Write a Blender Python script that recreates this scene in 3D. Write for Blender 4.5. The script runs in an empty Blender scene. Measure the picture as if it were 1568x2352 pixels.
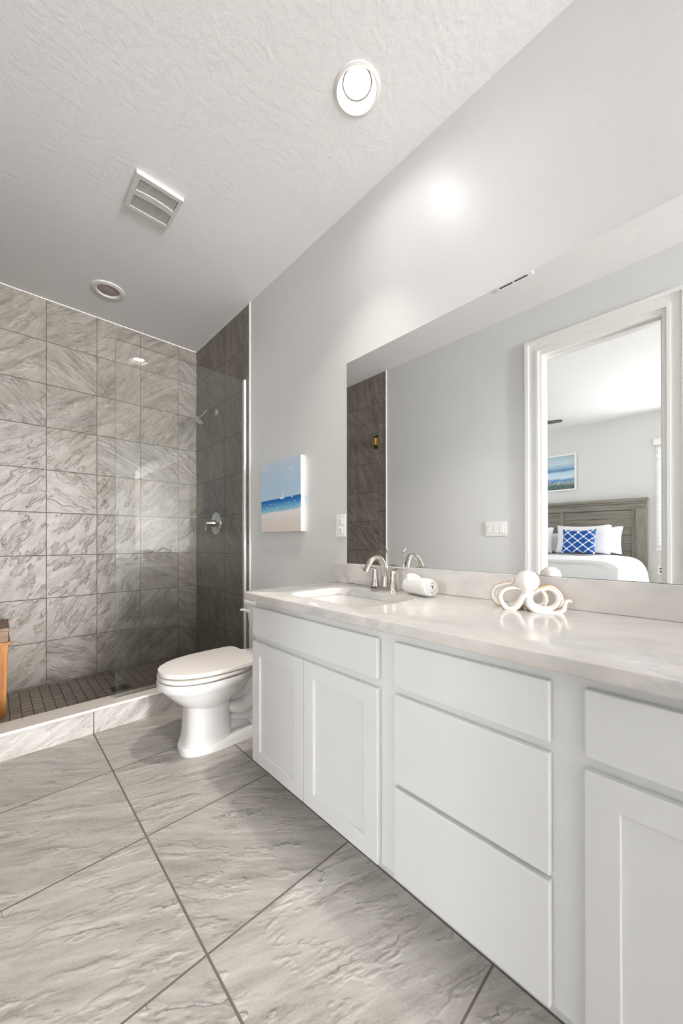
import bpy, bmesh, math, random
from mathutils import Vector, Matrix, noise
random.seed(7)
SC = bpy.context.scene
COL = SC.collection
PI = math.pi

# ------------------------------------------------------------------ camera, world, lights, exposure
cam_d = bpy.data.cameras.new('camera')
cam = bpy.data.objects.new('camera', cam_d); COL.objects.link(cam); SC.camera = cam
cam_d.sensor_fit = 'HORIZONTAL'; cam_d.sensor_width = 36.0
cam_d.lens = 835.1 * 36.0 / 1568.0
cam_d.shift_x = (784.0 - 774.5) / 1568.0
cam_d.shift_y = (1239.0 - 1176.0) / 1568.0
cam_d.clip_start = 0.02
_r = Vector((0.7279448, -0.6856343, -0.0014434)); _u = Vector((-0.0006365, -0.0027809, 0.9999959)); _f = Vector((0.6856355, 0.7279409, 0.0024607))
cam.matrix_world = Matrix(((_r.x, _u.x, -_f.x, -1.3710), (_r.y, _u.y, -_f.y, 0.0), (_r.z, _u.z, -_f.z, 1.06), (0, 0, 0, 1)))

W = bpy.data.worlds.new('daylight'); SC.world = W; W.use_nodes = True
W.node_tree.nodes['Background'].inputs[0].default_value = (0.93, 0.97, 1.0, 1)
W.node_tree.nodes['Background'].inputs[1].default_value = 4.0

H = 2.817          # ceiling height
YB = 3.371         # tiled far wall of the shower
XL = -1.59         # left wall
YK = -7.50         # wall behind the camera
YS = -1.60         # side wall of the bedroom
XB = -5.20         # bedroom wall with the headboard

def area(name, loc, direction, sx, sy, power, color=(1, 1, 1), shape='RECTANGLE', spread=None):
    d = bpy.data.lights.new(name, 'AREA'); d.shape = shape; d.size = sx
    if shape in ('RECTANGLE', 'ELLIPSE'): d.size_y = sy
    d.energy = power; d.color = color
    if spread: d.spread = spread
    o = bpy.data.objects.new(name, d); COL.objects.link(o)
    o.location = loc; o.rotation_euler = Vector(direction).to_track_quat('-Z', 'Y').to_euler()
    return o

LAMP_COL = (1.0, 0.985, 0.96)
DAY_COL = (0.965, 0.978, 1.0)
area('vanity_lamp_light', (-0.343, 0.975, H + 0.024), (-0.18, 0.25, -1), 0.10, 0.10, 3.6, (1.0, 0.93, 0.84), 'DISK', 1.4)
area('second_vanity_lamp_light', (-0.343, -0.60, H - 0.004), (0, 0, -1), 0.13, 0.13, 0.6, LAMP_COL, 'DISK')
area('overhead_fill_light', (-0.85, -1.5, H - 0.004), (0, 0, -1), 0.30, 0.30, 1.5, LAMP_COL, 'DISK')  # added overhead fill behind the camera, no fixture there
area('bathroom_low_fill_light', (-0.80, YK + 0.02, 0.40), (0, 1, 0.5), 1.5, 0.7, 60, DAY_COL)  # added fill near the floor, tilted up; the wall has no opening
area('bathroom_tall_fill_light', (-0.32, YK + 0.02, 1.45), (0, 1, 0.0), 0.5, 2.4, 275, DAY_COL)  # added unseen fill shining down the room from a closed end wall
area('bedroom_fill_light', (-3.4, YS + 0.02, 1.6), (0.0, 1, 0.05), 2.6, 2.0, 16, DAY_COL)  # added fill to brighten the bedroom; its side wall is closed
area('blind_window_light', (XB + 0.05, 0.10, 1.66), (1, 0, 0), 0.9, 1.4, 19, DAY_COL)

VS = SC.view_settings
SC.display_settings.display_device = 'sRGB'
VS.view_transform = 'Standard'; VS.look = 'None'; VS.gamma = 1.0; VS.use_curve_mapping = False
VS.exposure = 1.3
CY = SC.cycles
CY.max_bounces = 12; CY.diffuse_bounces = 6; CY.glossy_bounces = 6; CY.transparent_max_bounces = 12
CY.caustics_reflective = True; CY.blur_glossy = 0.3; CY.caustics_refractive = False
CY.sample_clamp_indirect = 6.0
try:
    CY.use_denoising = True; CY.denoiser = 'OPENIMAGEDENOISE'
except Exception: pass

# ------------------------------------------------------------------ materials
class N:
    def __init__(s, name):
        s.m = bpy.data.materials.new(name); s.m.use_nodes = True; s.t = s.m.node_tree
        s.b = s.t.nodes['Principled BSDF']; s.out = s.t.nodes['Material Output']
    def n(s, typ, **k):
        x = s.t.nodes.new(typ)
        for a, v in k.items(): setattr(x, a, v)
        return x
    def l(s, a, b): s.t.links.new(a, b)
    def put(s, sock, v):
        if hasattr(v, 'is_output'): s.l(v, sock)
        elif v is not None:
            sock.default_value = v
    def math(s, op, a, b=None, c=None, clamp=False):
        x = s.n('ShaderNodeMath', operation=op, use_clamp=clamp)
        s.put(x.inputs[0], a)
        if b is not None: s.put(x.inputs[1], b)
        if c is not None: s.put(x.inputs[2], c)
        return x.outputs[0]
    def xyz(s):
        tc = s.n('ShaderNodeTexCoord'); sp = s.n('ShaderNodeSeparateXYZ'); s.l(tc.outputs['Object'], sp.inputs[0])
        return tc.outputs['Object'], sp.outputs
    def comb(s, x, y, z=0.0):
        c = s.n('ShaderNodeCombineXYZ'); s.put(c.inputs[0], x); s.put(c.inputs[1], y); s.put(c.inputs[2], z); return c.outputs[0]
    def noise(s, vec, scale, detail=3.0, rough=0.5, dist=0.0):
        x = s.n('ShaderNodeTexNoise'); s.put(x.inputs['Vector'], vec); x.inputs['Scale'].default_value = scale
        x.inputs['Detail'].default_value = detail; x.inputs['Roughness'].default_value = rough; x.inputs['Distortion'].default_value = dist
        return x.outputs['Fac']
    def smooth(s, v, a, b, lo=0.0, hi=1.0):
        x = s.n('ShaderNodeMapRange', interpolation_type='SMOOTHSTEP'); s.put(x.inputs['Value'], v)
        x.inputs['From Min'].default_value = a; x.inputs['From Max'].default_value = b
        x.inputs['To Min'].default_value = lo; x.inputs['To Max'].default_value = hi
        return x.outputs['Result']
    def mix(s, f, a, b, mode='MIX'):
        x = s.n('ShaderNodeMix', data_type='RGBA', blend_type=mode); s.put(x.inputs['Factor'], f)
        s.put(x.inputs['A'], a); s.put(x.inputs['B'], b)
        # sockets named A/B repeat per type: address by type
        return x.outputs['Result']
    def mixc(s, f, a, b, mode='MIX'):
        x = s.n('ShaderNodeMix', data_type='RGBA', blend_type=mode)
        s.put(x.inputs[0], f); s.put(x.inputs[6], a); s.put(x.inputs[7], b)
        return x.outputs[2]
    def ramp(s, f, stops, interp='LINEAR'):
        x = s.n('ShaderNodeValToRGB'); e = x.color_ramp; e.interpolation = interp
        while len(e.elements) < len(stops): e.elements.new(0.5)
        for el, (p, c) in zip(e.elements, stops): el.position = p; el.color = c
        s.put(x.inputs[0], f); return x.outputs[0]
    def bump(s, h, strength, dist):
        x = s.n('ShaderNodeBump'); x.inputs['Strength'].default_value = strength; x.inputs['Distance'].default_value = dist
        s.put(x.inputs['Height'], h); s.l(x.outputs[0], s.b.inputs['Normal'])

def lin(r, g, b):
    f = lambda c: (c / 255 / 12.92) if c / 255 <= 0.04045 else ((c / 255 + 0.055) / 1.055) ** 2.4
    return (f(r), f(g), f(b), 1.0)

def plain(name, col, rough=0.5, metal=0.0, spec=0.5, coat=0.0, var=0.03, scale=30, bump=0.0, bscale=200):
    m = N(name); o, _ = m.xyz()
    n = m.noise(o, scale, 3)
    a = tuple(c * (1 - var) for c in col[:3]) + (1,); b = tuple(min(1, c * (1 + var)) for c in col[:3]) + (1,)
    m.l(m.mixc(n, a, b), m.b.inputs['Base Color'])
    m.b.inputs['Roughness'].default_value = rough; m.b.inputs['Metallic'].default_value = metal
    m.b.inputs['Specular IOR Level'].default_value = spec; m.b.inputs['Coat Weight'].default_value = coat
    if bump: m.bump(m.noise(o, bscale, 4), bump, 0.002)
    return m.m

def paint(name, col, rough, peel, scale=70, dist=0.002, spec=0.5):
    m = N(name); o, _ = m.xyz()
    m.b.inputs['Base Color'].default_value = col
    m.b.inputs['Roughness'].default_value = rough; m.b.inputs['Specular IOR Level'].default_value = spec
    n1 = m.noise(o, scale, 3, 0.55); n2 = m.noise(o, scale * 3.1, 2)
    h = m.math('ADD', m.smooth(n1, 0.40, 0.62), m.math('MULTIPLY', n2, 0.35))
    m.bump(h, peel, dist)
    return m.m

def tile(name, au, av, su, sv, ou, ov, grout, gcol, dark, mid, light, angle, rough=0.35, stretch=1.0, crack=1.0, bump=0.6, flipat=0.80):
    """stone-look tiles laid out on two object axes"""
    m = N(name); o, c = m.xyz()
    U = m.math('DIVIDE', m.math('SUBTRACT', c[au], ou), su); V = m.math('DIVIDE', m.math('SUBTRACT', c[av], ov), sv)
    fu, fv = m.math('FRACT', U), m.math('FRACT', V)
    cell = m.comb(m.math('FLOOR', U), m.math('FLOOR', V), ou)
    wn = m.n('ShaderNodeTexWhiteNoise', noise_dimensions='3D'); m.l(cell, wn.inputs['Vector'])
    sp = m.n('ShaderNodeSeparateColor'); m.l(wn.outputs['Color'], sp.inputs[0])
    du = m.math('MULTIPLY', m.math('MINIMUM', fu, m.math('SUBTRACT', 1.0, fu)), su)
    dv = m.math('MULTIPLY', m.math('MINIMUM', fv, m.math('SUBTRACT', 1.0, fv)), sv)
    face = m.smooth(m.math('MINIMUM', du, dv), grout * 0.5 - 0.0006, grout * 0.5 + 0.0009)
    # per-tile turned streak direction
    p = m.comb(c[au], c[av], 0.0)
    shift = m.n('ShaderNodeVectorMath', operation='MULTIPLY'); m.l(wn.outputs['Color'], shift.inputs[0]); shift.inputs[1].default_value = (13, 13, 13)
    ad = m.n('ShaderNodeVectorMath', operation='ADD'); m.l(p, ad.inputs[0]); m.l(shift.outputs[0], ad.inputs[1])
    flip = m.math('GREATER_THAN', sp.outputs[0], flipat)
    ang = m.math('ADD', m.math('MULTIPLY_ADD', m.math('SUBTRACT', sp.outputs[1], 0.5), 0.5, angle), m.math('MULTIPLY', flip, -1.45 if angle > 0.35 else 1.65))
    rot = m.n('ShaderNodeVectorRotate', rotation_type='Z_AXIS'); m.l(ad.outputs[0], rot.inputs['Vector']); m.l(m.math('MULTIPLY', ang, -1.0), rot.inputs['Angle'])
    def st(x, y):
        k = m.n('ShaderNodeVectorMath', operation='MULTIPLY'); m.l(rot.outputs[0], k.inputs[0]); k.inputs[1].default_value = (x, y, 1); return k.outputs[0]
    n1 = m.noise(st(3.2 / stretch, 15 * stretch), 1.3, 5, 0.62, 0.4)
    n2 = m.noise(st(5 / stretch, 17), 2.1, 4, 0.6, 0.5)
    n3 = m.noise(st(16, 26), 4.0, 4, 0.7)
    col = m.ramp(m.math('ADD', m.math('MULTIPLY', n1, 0.62), m.math('MULTIPLY', n2, 0.38)), [(0.36, dark), (0.48, mid), (0.60, light)])
    col = m.mixc(m.math('MULTIPLY', m.smooth(n3, 0.42, 0.62), 0.35), col, m.mixc(0.5, light, mid))
    # cleft steps: thin one-sided dark edges that run along the streaks
    rs = m.n('ShaderNodeSeparateXYZ'); m.l(rot.outputs[0], rs.inputs[0])
    def cleft(freq, amp, sx, sy, sc, wdt, lo, hi):
        q = m.math('MULTIPLY_ADD', rs.outputs[1], freq, m.math('MULTIPLY', m.noise(st(sx, sy), sc, 4, 0.55, 0.1), amp))
        t = m.math('FRACT', q)
        k = m.smooth(m.noise(st(4.5, 9), 1.5, 3, 0.6), lo, hi)
        return m.math('MULTIPLY', m.smooth(t, 0.0, wdt, 1.0, 0.0), k), m.math('MULTIPLY', m.smooth(t, 0.0, 0.7, 0.0, 1.0), k)
    c1, h1 = cleft(10.0 / stretch, 1.7, 4.0 / stretch, 5.0, 1.6, 0.05, 0.49, 0.58)
    c2, h2 = cleft(32.0 / stretch, 2.2, 6.0 / stretch, 9.0, 2.0, 0.22, 0.46, 0.62)
    cr = m.math('MAXIMUM', c1, m.math('MULTIPLY', c2, 0.55))
    cr = m.math('MULTIPLY', cr, crack)
    g4 = m.math('MULTIPLY_ADD', m.noise(st(70, 120), 2.2, 3, 0.8), 0.5, 0.75)
    col = m.mixc(1.0, col, m.comb(g4, g4, g4), 'MULTIPLY')
    dk = tuple(x * 0.40 for x in dark[:3]) + (1,)
    col = m.mixc(m.math('MULTIPLY', cr, 0.85), col, dk)
    tone = m.math('MULTIPLY_ADD', sp.outputs[2], 0.14, 0.93)
    col = m.mixc(1.0, col, m.comb(tone, tone, tone), 'MULTIPLY')
    col = m.mixc(face, gcol, col)
    m.l(col, m.b.inputs['Base Color'])
    m.l(m.smooth(face, 0, 1, 0.85, rough), m.b.inputs['Roughness'])
    m.b.inputs['Specular IOR Level'].default_value = 0.4
    hgt = m.math('ADD', m.math('MULTIPLY', n1, 0.5), m.math('MULTIPLY', n3, 0.25))
    hgt = m.math('ADD', hgt, m.math('MULTIPLY', m.math('ADD', m.math('MULTIPLY', h1, 0.7), m.math('MULTIPLY', h2, 0.45)), crack))
    hgt = m.math('ADD', m.math('MULTIPLY', hgt, face), m.math('MULTIPLY', face, 0.8))
    m.bump(hgt, bump, 0.006)
    return m.m

def marble(name, axis_scale=(1, 1, 1), warm=0.0):
    m = N(name); o, c = m.xyz()
    k = m.n('ShaderNodeVectorMath', operation='MULTIPLY'); m.l(o, k.inputs[0]); k.inputs[1].default_value = axis_scale
    o = k.outputs[0]
    base = m.ramp(m.noise(o, 3.2, 4, 0.6, 1.2), [(0.3, lin(202, 198, 194)), (0.5, lin(215, 211, 206)), (0.7, lin(226, 221, 215))])
    r = m.noise(o, 2.6, 6, 0.62, 2.0)
    vein = m.smooth(m.math('ABSOLUTE', m.math('SUBTRACT', r, 0.52)), 0.0, 0.06, 1.0, 0.0)
    vein = m.math('MULTIPLY', vein, m.smooth(m.noise(o, 1.7, 2), 0.45, 0.65))
    col = m.mixc(m.math('MULTIPLY', vein, 0.6), base, lin(168, 170, 176))
    cloud = m.smooth(m.noise(o, 6.0, 4, 0.6, 0.8), 0.48, 0.72)
    col = m.mixc(m.math('MULTIPLY', cloud, 0.42), col, lin(188, 190, 197))
    m.l(col, m.b.inputs['Base Color']); m.b.inputs['Roughness'].default_value = 0.11
    m.b.inputs['Specular IOR Level'].default_value = 0.4
    return m.m

def emit(name, col, s):
    m = N(name); m.b.inputs['Base Color'].default_value = col
    m.b.inputs['Emission Color'].default_value = col; m.b.inputs['Emission Strength'].default_value = s
    return m.m

def clear_glass(name, tint, edge=False):
    m = N(name)
    fr = m.n('ShaderNodeFresnel'); fr.inputs['IOR'].default_value = 1.5
    tr = m.n('ShaderNodeBsdfTransparent'); tr.inputs[0].default_value = tint
    gl = m.n('ShaderNodeBsdfGlossy'); gl.inputs['Roughness'].default_value = 0.0
    mx = m.n('ShaderNodeMixShader'); m.l(fr.outputs[0], mx.inputs[0]); m.l(tr.outputs[0], mx.inputs[1]); m.l(gl.outputs[0], mx.inputs[2])
    m.l(mx.outputs[0], m.out.inputs['Surface'])
    return m.m

def translucent(name, col):
    m = N(name); d = m.n('ShaderNodeBsdfDiffuse'); d.inputs[0].default_value = col
    t = m.n('ShaderNodeBsdfTranslucent'); t.inputs[0].default_value = col
    x = m.n('ShaderNodeMixShader'); x.inputs[0].default_value = 0.45
    m.l(d.outputs[0], x.inputs[1]); m.l(t.outputs[0], x.inputs[2]); m.l(x.outputs[0], m.out.inputs['Surface'])
    return m.m

def wood(name, dark, light, axis, rough=0.55, sc=1.0):
    m = N(name); o, c = m.xyz()
    k = m.n('ShaderNodeVectorMath', operation='MULTIPLY'); m.l(o, k.inputs[0])
    s = [26 * sc, 26 * sc, 26 * sc]; s[axis] = 2.2 * sc; k.inputs[1].default_value = s
    n = m.noise(k.outputs[0], 1.0, 5, 0.65, 0.6)
    m.l(m.ramp(n, [(0.3, dark), (0.7, light)]), m.b.inputs['Base Color'])
    m.b.inputs['Roughness'].default_value = rough; m.bump(n, 0.15, 0.002)
    return m.m

M = {}
M['ceiling'] = paint('ceiling_paint', lin(236, 235, 234), 0.8, 0.13, 38, 0.004, 0.2)
M['wall'] = paint('wall_paint', lin(221, 221, 220), 0.36, 0.10, 95, 0.0015, 0.5)
M['wall_dimmed'] = paint('wall_paint_dimmed', lin(140, 134, 127), 0.5, 0.10, 95, 0.0015, 0.3)  # wall paint darkened to dim its reflection in the shower glass
M['bedwall'] = paint('bedroom_paint', lin(216, 215, 212), 0.6, 0.08, 95, 0.0015, 0.3)
M['trim'] = plain('trim_paint', lin(236, 235, 232), 0.35, var=0.01)
M['cab'] = plain('cabinet_paint', lin(228, 229, 229), 0.38, var=0.01, spec=0.4)
TW = dict(grout=0.0042, gcol=lin(98, 91, 83), dark=lin(112, 104, 95), mid=lin(134, 126, 117), light=lin(152, 145, 136))
M['tile_far'] = tile('shower_tile_far', 0, 2, 0.3112, 0.3112, -1.0982, 2.5095, angle=0.85, **TW)
M['tile_side'] = tile('shower_tile_side', 1, 2, 0.3112, 0.3112, 2.49, 2.5095, angle=1.05, **TW)
M['tile_strip'] = tile('shower_tile_strip', 1, 2, 0.097, 0.3112, 2.393, 2.603, angle=1.05, **TW)
TF = dict(grout=0.0055, gcol=lin(112, 107, 101), dark=lin(152, 147, 140), mid=lin(172, 167, 161), light=lin(188, 184, 178))
M['floor'] = tile('floor_tile', 0, 1, 0.5114, 0.5114, -0.9747, 1.4200, angle=-0.55, stretch=1.25, bump=0.5, flipat=0.93, **TF)
M['curb_tile'] = tile('curb_tile', 0, 2, 0.5114, 0.5114, -0.9747, -0.25, angle=0.5, stretch=1.2, **TF)
M['mosaic'] = tile('shower_mosaic', 0, 1, 0.0545, 0.0545, -1.2510, 2.8230, grout=0.0045, gcol=lin(104, 96, 86), dark=lin(128, 118, 107), mid=lin(146, 136, 124), light=lin(164, 154, 141), angle=0.6, crack=0.3)
M['sill'] = plain('sill_stone', lin(222, 214, 206), 0.3, var=0.03, scale=9)
M['marble'] = marble('marble', (1.0, 0.75, 1.0))
M['basin'] = plain('basin_marble', lin(220, 217, 214), 0.12, var=0.04, scale=8)
M['porcelain'] = plain('porcelain', lin(232, 230, 228), 0.10, var=0.008, coat=0.3)
M['seatplastic'] = plain('toilet_seat_plastic', lin(235, 229, 223), 0.22, var=0.008)
M['nickel'] = plain('brushed_nickel', lin(206, 200, 194), 0.16, 1.0, var=0.03)
M['chrome'] = plain('polished_chrome', lin(225, 225, 225), 0.08, 1.0, var=0.01)
M['bronze'] = plain('aged_bronze', lin(92, 82, 70), 0.4, 1.0, var=0.1)
M['satin'] = plain('satin_steel', lin(186, 184, 182), 0.35, 1.0, var=0.03)
M['glass'] = clear_glass('clear_glass', (0.985, 0.992, 0.988, 1))
M['glass_edge'] = plain('glass_edge_green', lin(120, 134, 124), 0.1, var=0.02)
M['channel'] = plain('pale_anodised_metal', lin(222, 220, 216), 0.35, 0.0, var=0.02)
M['outlet_slot'] = plain('outlet_slot', lin(150, 147, 143), 0.6)
M['plastic'] = plain('white_plastic', lin(240, 239, 237), 0.35, var=0.008)
M['slot'] = plain('dark_slot', lin(70, 66, 62), 0.6, var=0.05)
M['grille'] = plain('grille_plastic', lin(214, 211, 207), 0.5, var=0.01)
M['grille_back'] = plain('grille_backing', lin(196, 193, 189), 0.6, var=0.01)
M['lamp_off'] = plain('unlit_lens', lin(172, 160, 150), 0.5, var=0.02)
M['lamp_trim'] = plain('lamp_trim', lin(226, 223, 219), 0.4, var=0.01)
M['lamp_cone'] = emit('lit_baffle', (0.55, 0.54, 0.52, 1), 0.5)
M['lamp_on'] = emit('lit_lens', (1.0, 0.98, 0.95, 1), 22.0)
mm = N('mirror_silver'); mm.b.inputs['Base Color'].default_value = (0.90, 0.905, 0.90, 1); mm.b.inputs['Metallic'].default_value = 1; mm.b.inputs['Roughness'].default_value = 0.0
M['mirror'] = mm.m
M['teak'] = wood('teak', lin(150, 92, 36), lin(196, 134, 62), 2)
M['teak_grey'] = wood('weathered_teak', lin(112, 88, 66), lin(150, 124, 98), 0)
M['greywood'] = wood('weathered_grey_wood', lin(104, 98, 88), lin(152, 146, 134), 1)
M['greywood_v'] = wood('weathered_grey_wood_upright', lin(104, 98, 88), lin(152, 146, 134), 2)
M['linen'] = plain('white_linen', lin(240, 240, 241), 0.9, var=0.015, scale=40, bump=0.2, bscale=30)
M['terry'] = plain('white_terry', lin(240, 239, 236), 0.95, var=0.02, scale=60, bump=0.8, bscale=700)
M['ceramic'] = plain('matt_white_resin', lin(238, 233, 228), 0.5, var=0.015)
M['gold'] = plain('antique_gold', lin(196, 152, 78), 0.35, 0.85, var=0.15, scale=120)
M['slat'] = translucent('blind_slats', lin(244, 244, 243))
M['carpet'] = plain('bedroom_carpet', lin(190, 184, 176), 0.95, var=0.06, scale=120)
M['blackish'] = plain('fan_blade_dark', lin(96, 90, 84), 0.5, var=0.05)

# printed canvas: beach, sea and sky along z; y runs along the wall
def beach_canvas():
    m = N('beach_print'); o, c = m.xyz()
    z = m.math('DIVIDE', m.math('SUBTRACT', c[2], 1.117), 0.460)
    y = m.math('DIVIDE', m.math('SUBTRACT', 2.188, c[1]), 0.446)      # 0 at the left edge seen from the room
    st = m.comb(m.math('MULTIPLY', y, 3.0), m.math('MULTIPLY', z, 16.0), 0.0)
    wob = m.math('MULTIPLY', m.math('SUBTRACT', m.noise(st, 1.5, 4, 0.6), 0.5), 0.05)
    shore = m.math('ADD', z, m.math('MULTIPLY', m.math('SUBTRACT', 0.5, y), 0.03))
    low = m.smooth(z, 0.40, 0.465, 1.0, 0.0)
    zz = m.math('ADD', shore, m.math('MULTIPLY', wob, low))
    cr = m.ramp(zz, [(0.0, lin(228, 217, 208)), (0.18, lin(233, 225, 219)), (0.275, lin(238, 233, 231)), (0.30, lin(150, 205, 222)), (0.345, lin(112, 178, 216)),
                     (0.40, lin(62, 138, 200)), (0.462, lin(26, 96, 176)), (0.474, lin(190, 212, 230)), (0.62, lin(180, 208, 230)), (1.0, lin(196, 210, 228))])
    foam = m.smooth(m.noise(m.comb(m.math('MULTIPLY', y, 5.0), m.math('MULTIPLY', z, 40.0)), 2.0, 4, 0.6), 0.55, 0.66)
    sea = m.math('MULTIPLY', m.smooth(z, 0.29, 0.32), m.smooth(z, 0.39, 0.43, 1, 0))
    cr = m.mixc(m.math('MULTIPLY', m.math('MULTIPLY', foam, sea), 0.7), cr, lin(225, 238, 245))
    cl = m.math('MULTIPLY', m.smooth(m.noise(m.comb(m.math('MULTIPLY', y, 2.5), m.math('MULTIPLY', z, 6.0)), 1.4, 4), 0.56, 0.7), m.smooth(z, 0.6, 0.72))
    cr = m.mixc(m.math('MULTIPLY', cl, 0.55), cr, lin(232, 232, 236))
    sand = m.math('MULTIPLY', m.smooth(m.noise(m.comb(m.math('MULTIPLY', y, 9.0), m.math('MULTIPLY', z, 26.0)), 1.6, 4), 0.5, 0.62), m.smooth(z, 0.16, 0.22, 1, 0))
    cr = m.mixc(m.math('MULTIPLY', sand, 0.4), cr, lin(206, 196, 188))
    def boxm(y0, y1, z0, z1):
        a = m.math('MULTIPLY', m.math('GREATER_THAN', y, y0), m.math('LESS_THAN', y, y1))
        return m.math('MULTIPLY', a, m.math('MULTIPLY', m.math('GREATER_THAN', z, z0), m.math('LESS_THAN', z, z1)))
    mast = boxm(0.536, 0.546, 0.47, 0.56)
    hull = boxm(0.50, 0.60, 0.455, 0.476)
    tri = m.math('MULTIPLY', boxm(0.546, 0.60, 0.478, 0.555), m.math('LESS_THAN', m.math('ADD', m.math('MULTIPLY', m.math('SUBTRACT', y, 0.546), 1.5), m.math('SUBTRACT', z, 0.478)), 0.075))
    boat2 = boxm(0.775, 0.81, 0.46, 0.476)
    cr = m.mixc(m.math('MULTIPLY', mast, 0.8), cr, lin(96, 130, 160))
    cr = m.mixc(m.math('MAXIMUM', m.math('MAXIMUM', hull, tri), boat2), cr, lin(236, 240, 244))
    # wrapped edges stay pale
    g = m.n('ShaderNodeTexCoord'); ns = m.n('ShaderNodeSeparateXYZ'); m.l(g.outputs['Normal'], ns.inputs[0])
    side = m.math('GREATER_THAN', m.math('ABSOLUTE', ns.outputs[1]), 0.7)
    band = m.math('MULTIPLY', m.smooth(z, 0.38, 0.42), m.smooth(z, 0.465, 0.475, 1, 0))
    sidec = m.mixc(m.math('MULTIPLY', band, 0.75), lin(240, 240, 238), lin(126, 168, 196))
    cr = m.mixc(side, cr, sidec)
    m.l(cr, m.b.inputs['Base Color']); m.b.inputs['Roughness'].default_value = 0.75
    m.b.inputs['Specular IOR Level'].default_value = 0.2
    return m.m
M['beach'] = beach_canvas()

def dune_painting():
    m = N('dune_painting'); o, c = m.xyz()
    z = m.math('DIVIDE', m.math('SUBTRACT', c[2], 1.85), 0.53)
    st = m.comb(m.math('MULTIPLY', c[1], 3.0), m.math('MULTIPLY', c[2], 14.0))
    zz = m.math('ADD', z, m.math('MULTIPLY', m.math('SUBTRACT', m.noise(st, 1.6, 5, 0.65, 0.5), 0.5), 0.16))
    cr = m.ramp(zz, [(0.0, lin(74, 92, 84)), (0.14, lin(96, 122, 120)), (0.22, lin(186, 190, 182)), (0.29, lin(88, 146, 196)), (0.36, lin(214, 226, 232)),
                     (0.52, lin(182, 210, 226)), (0.60, lin(84, 128, 170)), (0.66, lin(150, 184, 206)), (0.80, lin(196, 210, 216)), (1.0, lin(168, 192, 204))])
    g = m.math('MULTIPLY', m.smooth(m.noise(o, 26, 5, 0.7), 0.5, 0.6), m.smooth(z, 0.20, 0.42, 1.0, 0.0))
    cr = m.mixc(m.math('MULTIPLY', g, 0.8), cr, lin(62, 84, 74))
    m.l(cr, m.b.inputs['Base Color']); m.b.inputs['Roughness'].default_value = 0.6
    return m.m
M['dunes'] = dune_painting()

def lattice_fabric():
    m = N('blue_lattice_fabric'); o, c = m.xyz()
    def foil(ofs):
        u = m.math('ABSOLUTE', m.math('SUBTRACT', m.math('FRACT', m.math('ADD', m.math('DIVIDE', c[1], 0.128), ofs + 0.3)), 0.5))
        v = m.math('ABSOLUTE', m.math('SUBTRACT', m.math('FRACT', m.math('ADD', m.math('DIVIDE', c[2], 0.112), ofs + 0.1)), 0.5))
        def lobe(du, dv):
            a = m.math('SUBTRACT', u, du); b = m.math('SUBTRACT', v, dv)
            return m.math('SQRT', m.math('ADD', m.math('MULTIPLY', a, a), m.math('MULTIPLY', b, b)))
        return m.math('MINIMUM', m.math('MINIMUM', lobe(0.20, 0.0), lobe(0.0, 0.20)), m.math('SUBTRACT', lobe(0.0, 0.0), 0.04))
    line = m.smooth(m.math('MINIMUM', foil(0.0), foil(0.5)), 0.175, 0.195)
    m.l(m.mixc(line, lin(28, 82, 158), lin(238, 240, 244)), m.b.inputs['Base Color'])
    m.b.inputs['Roughness'].default_value = 0.9
    return m.m
M['lattice'] = lattice_fabric()

# ------------------------------------------------------------------ mesh helpers
def obj(name, bm, mat, parent=None, smooth=False, angle=None):
    bmesh.ops.recalc_face_normals(bm, faces=bm.faces)
    me = bpy.data.meshes.new(name); bm.to_mesh(me); bm.free()
    for k in (mat if isinstance(mat, (list, tuple)) else [mat]): me.materials.append(k)
    if smooth:
        me.polygons.foreach_set('use_smooth', [True] * len(me.polygons))
        if angle is not None:
            try: me.set_sharp_from_angle(angle=math.radians(angle))
            except Exception: pass
    o = bpy.data.objects.new(name, me); COL.objects.link(o)
    if parent:
        o.parent = parent
        o.matrix_parent_inverse = Matrix.Translation(-parent.location) if parent.type == 'EMPTY' and parent.parent is None else Matrix.Identity(4)
    return o
def thing(name, label, cat, loc=(0, 0, 0), group=None):
    o = bpy.data.objects.new(name, None); COL.objects.link(o); o.location = loc; o.empty_display_size = 0.05
    o['label'] = label; o['category'] = cat
    if group: o['group'] = group
    return o
def tag(o, label, cat, group=None):
    o['label'] = label; o['category'] = cat
    if group: o['group'] = group
    return o
def struct(o, label=None):
    o['kind'] = 'structure'
    if label: o['label'] = label
    return o
def B(): return bmesh.new()
def box(bm, lo, hi, bev=0.0, seg=2, mi=0):
    x0, y0, z0 = lo; x1, y1, z1 = hi
    v = [bm.verts.new(p) for p in ((x0, y0, z0), (x1, y0, z0), (x1, y1, z0), (x0, y1, z0), (x0, y0, z1), (x1, y0, z1), (x1, y1, z1), (x0, y1, z1))]
    fs = [bm.faces.new([v[i] for i in q]) for q in ((0, 3, 2, 1), (4, 5, 6, 7), (0, 1, 5, 4), (1, 2, 6, 5), (2, 3, 7, 6), (3, 0, 4, 7))]
    for f in fs: f.material_index = mi
    if bev:
        es = list({e for f in fs for e in f.edges})
        r = bmesh.ops.bevel(bm, geom=es, offset=bev, segments=seg, affect='EDGES', profile=0.5, clamp_overlap=True)
        for f in r['faces']: f.material_index = mi
    return bm
def quad(bm, a, b, c, d, mi=0):
    f = bm.faces.new([bm.verts.new(p) for p in (a, b, c, d)]); f.material_index = mi
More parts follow.
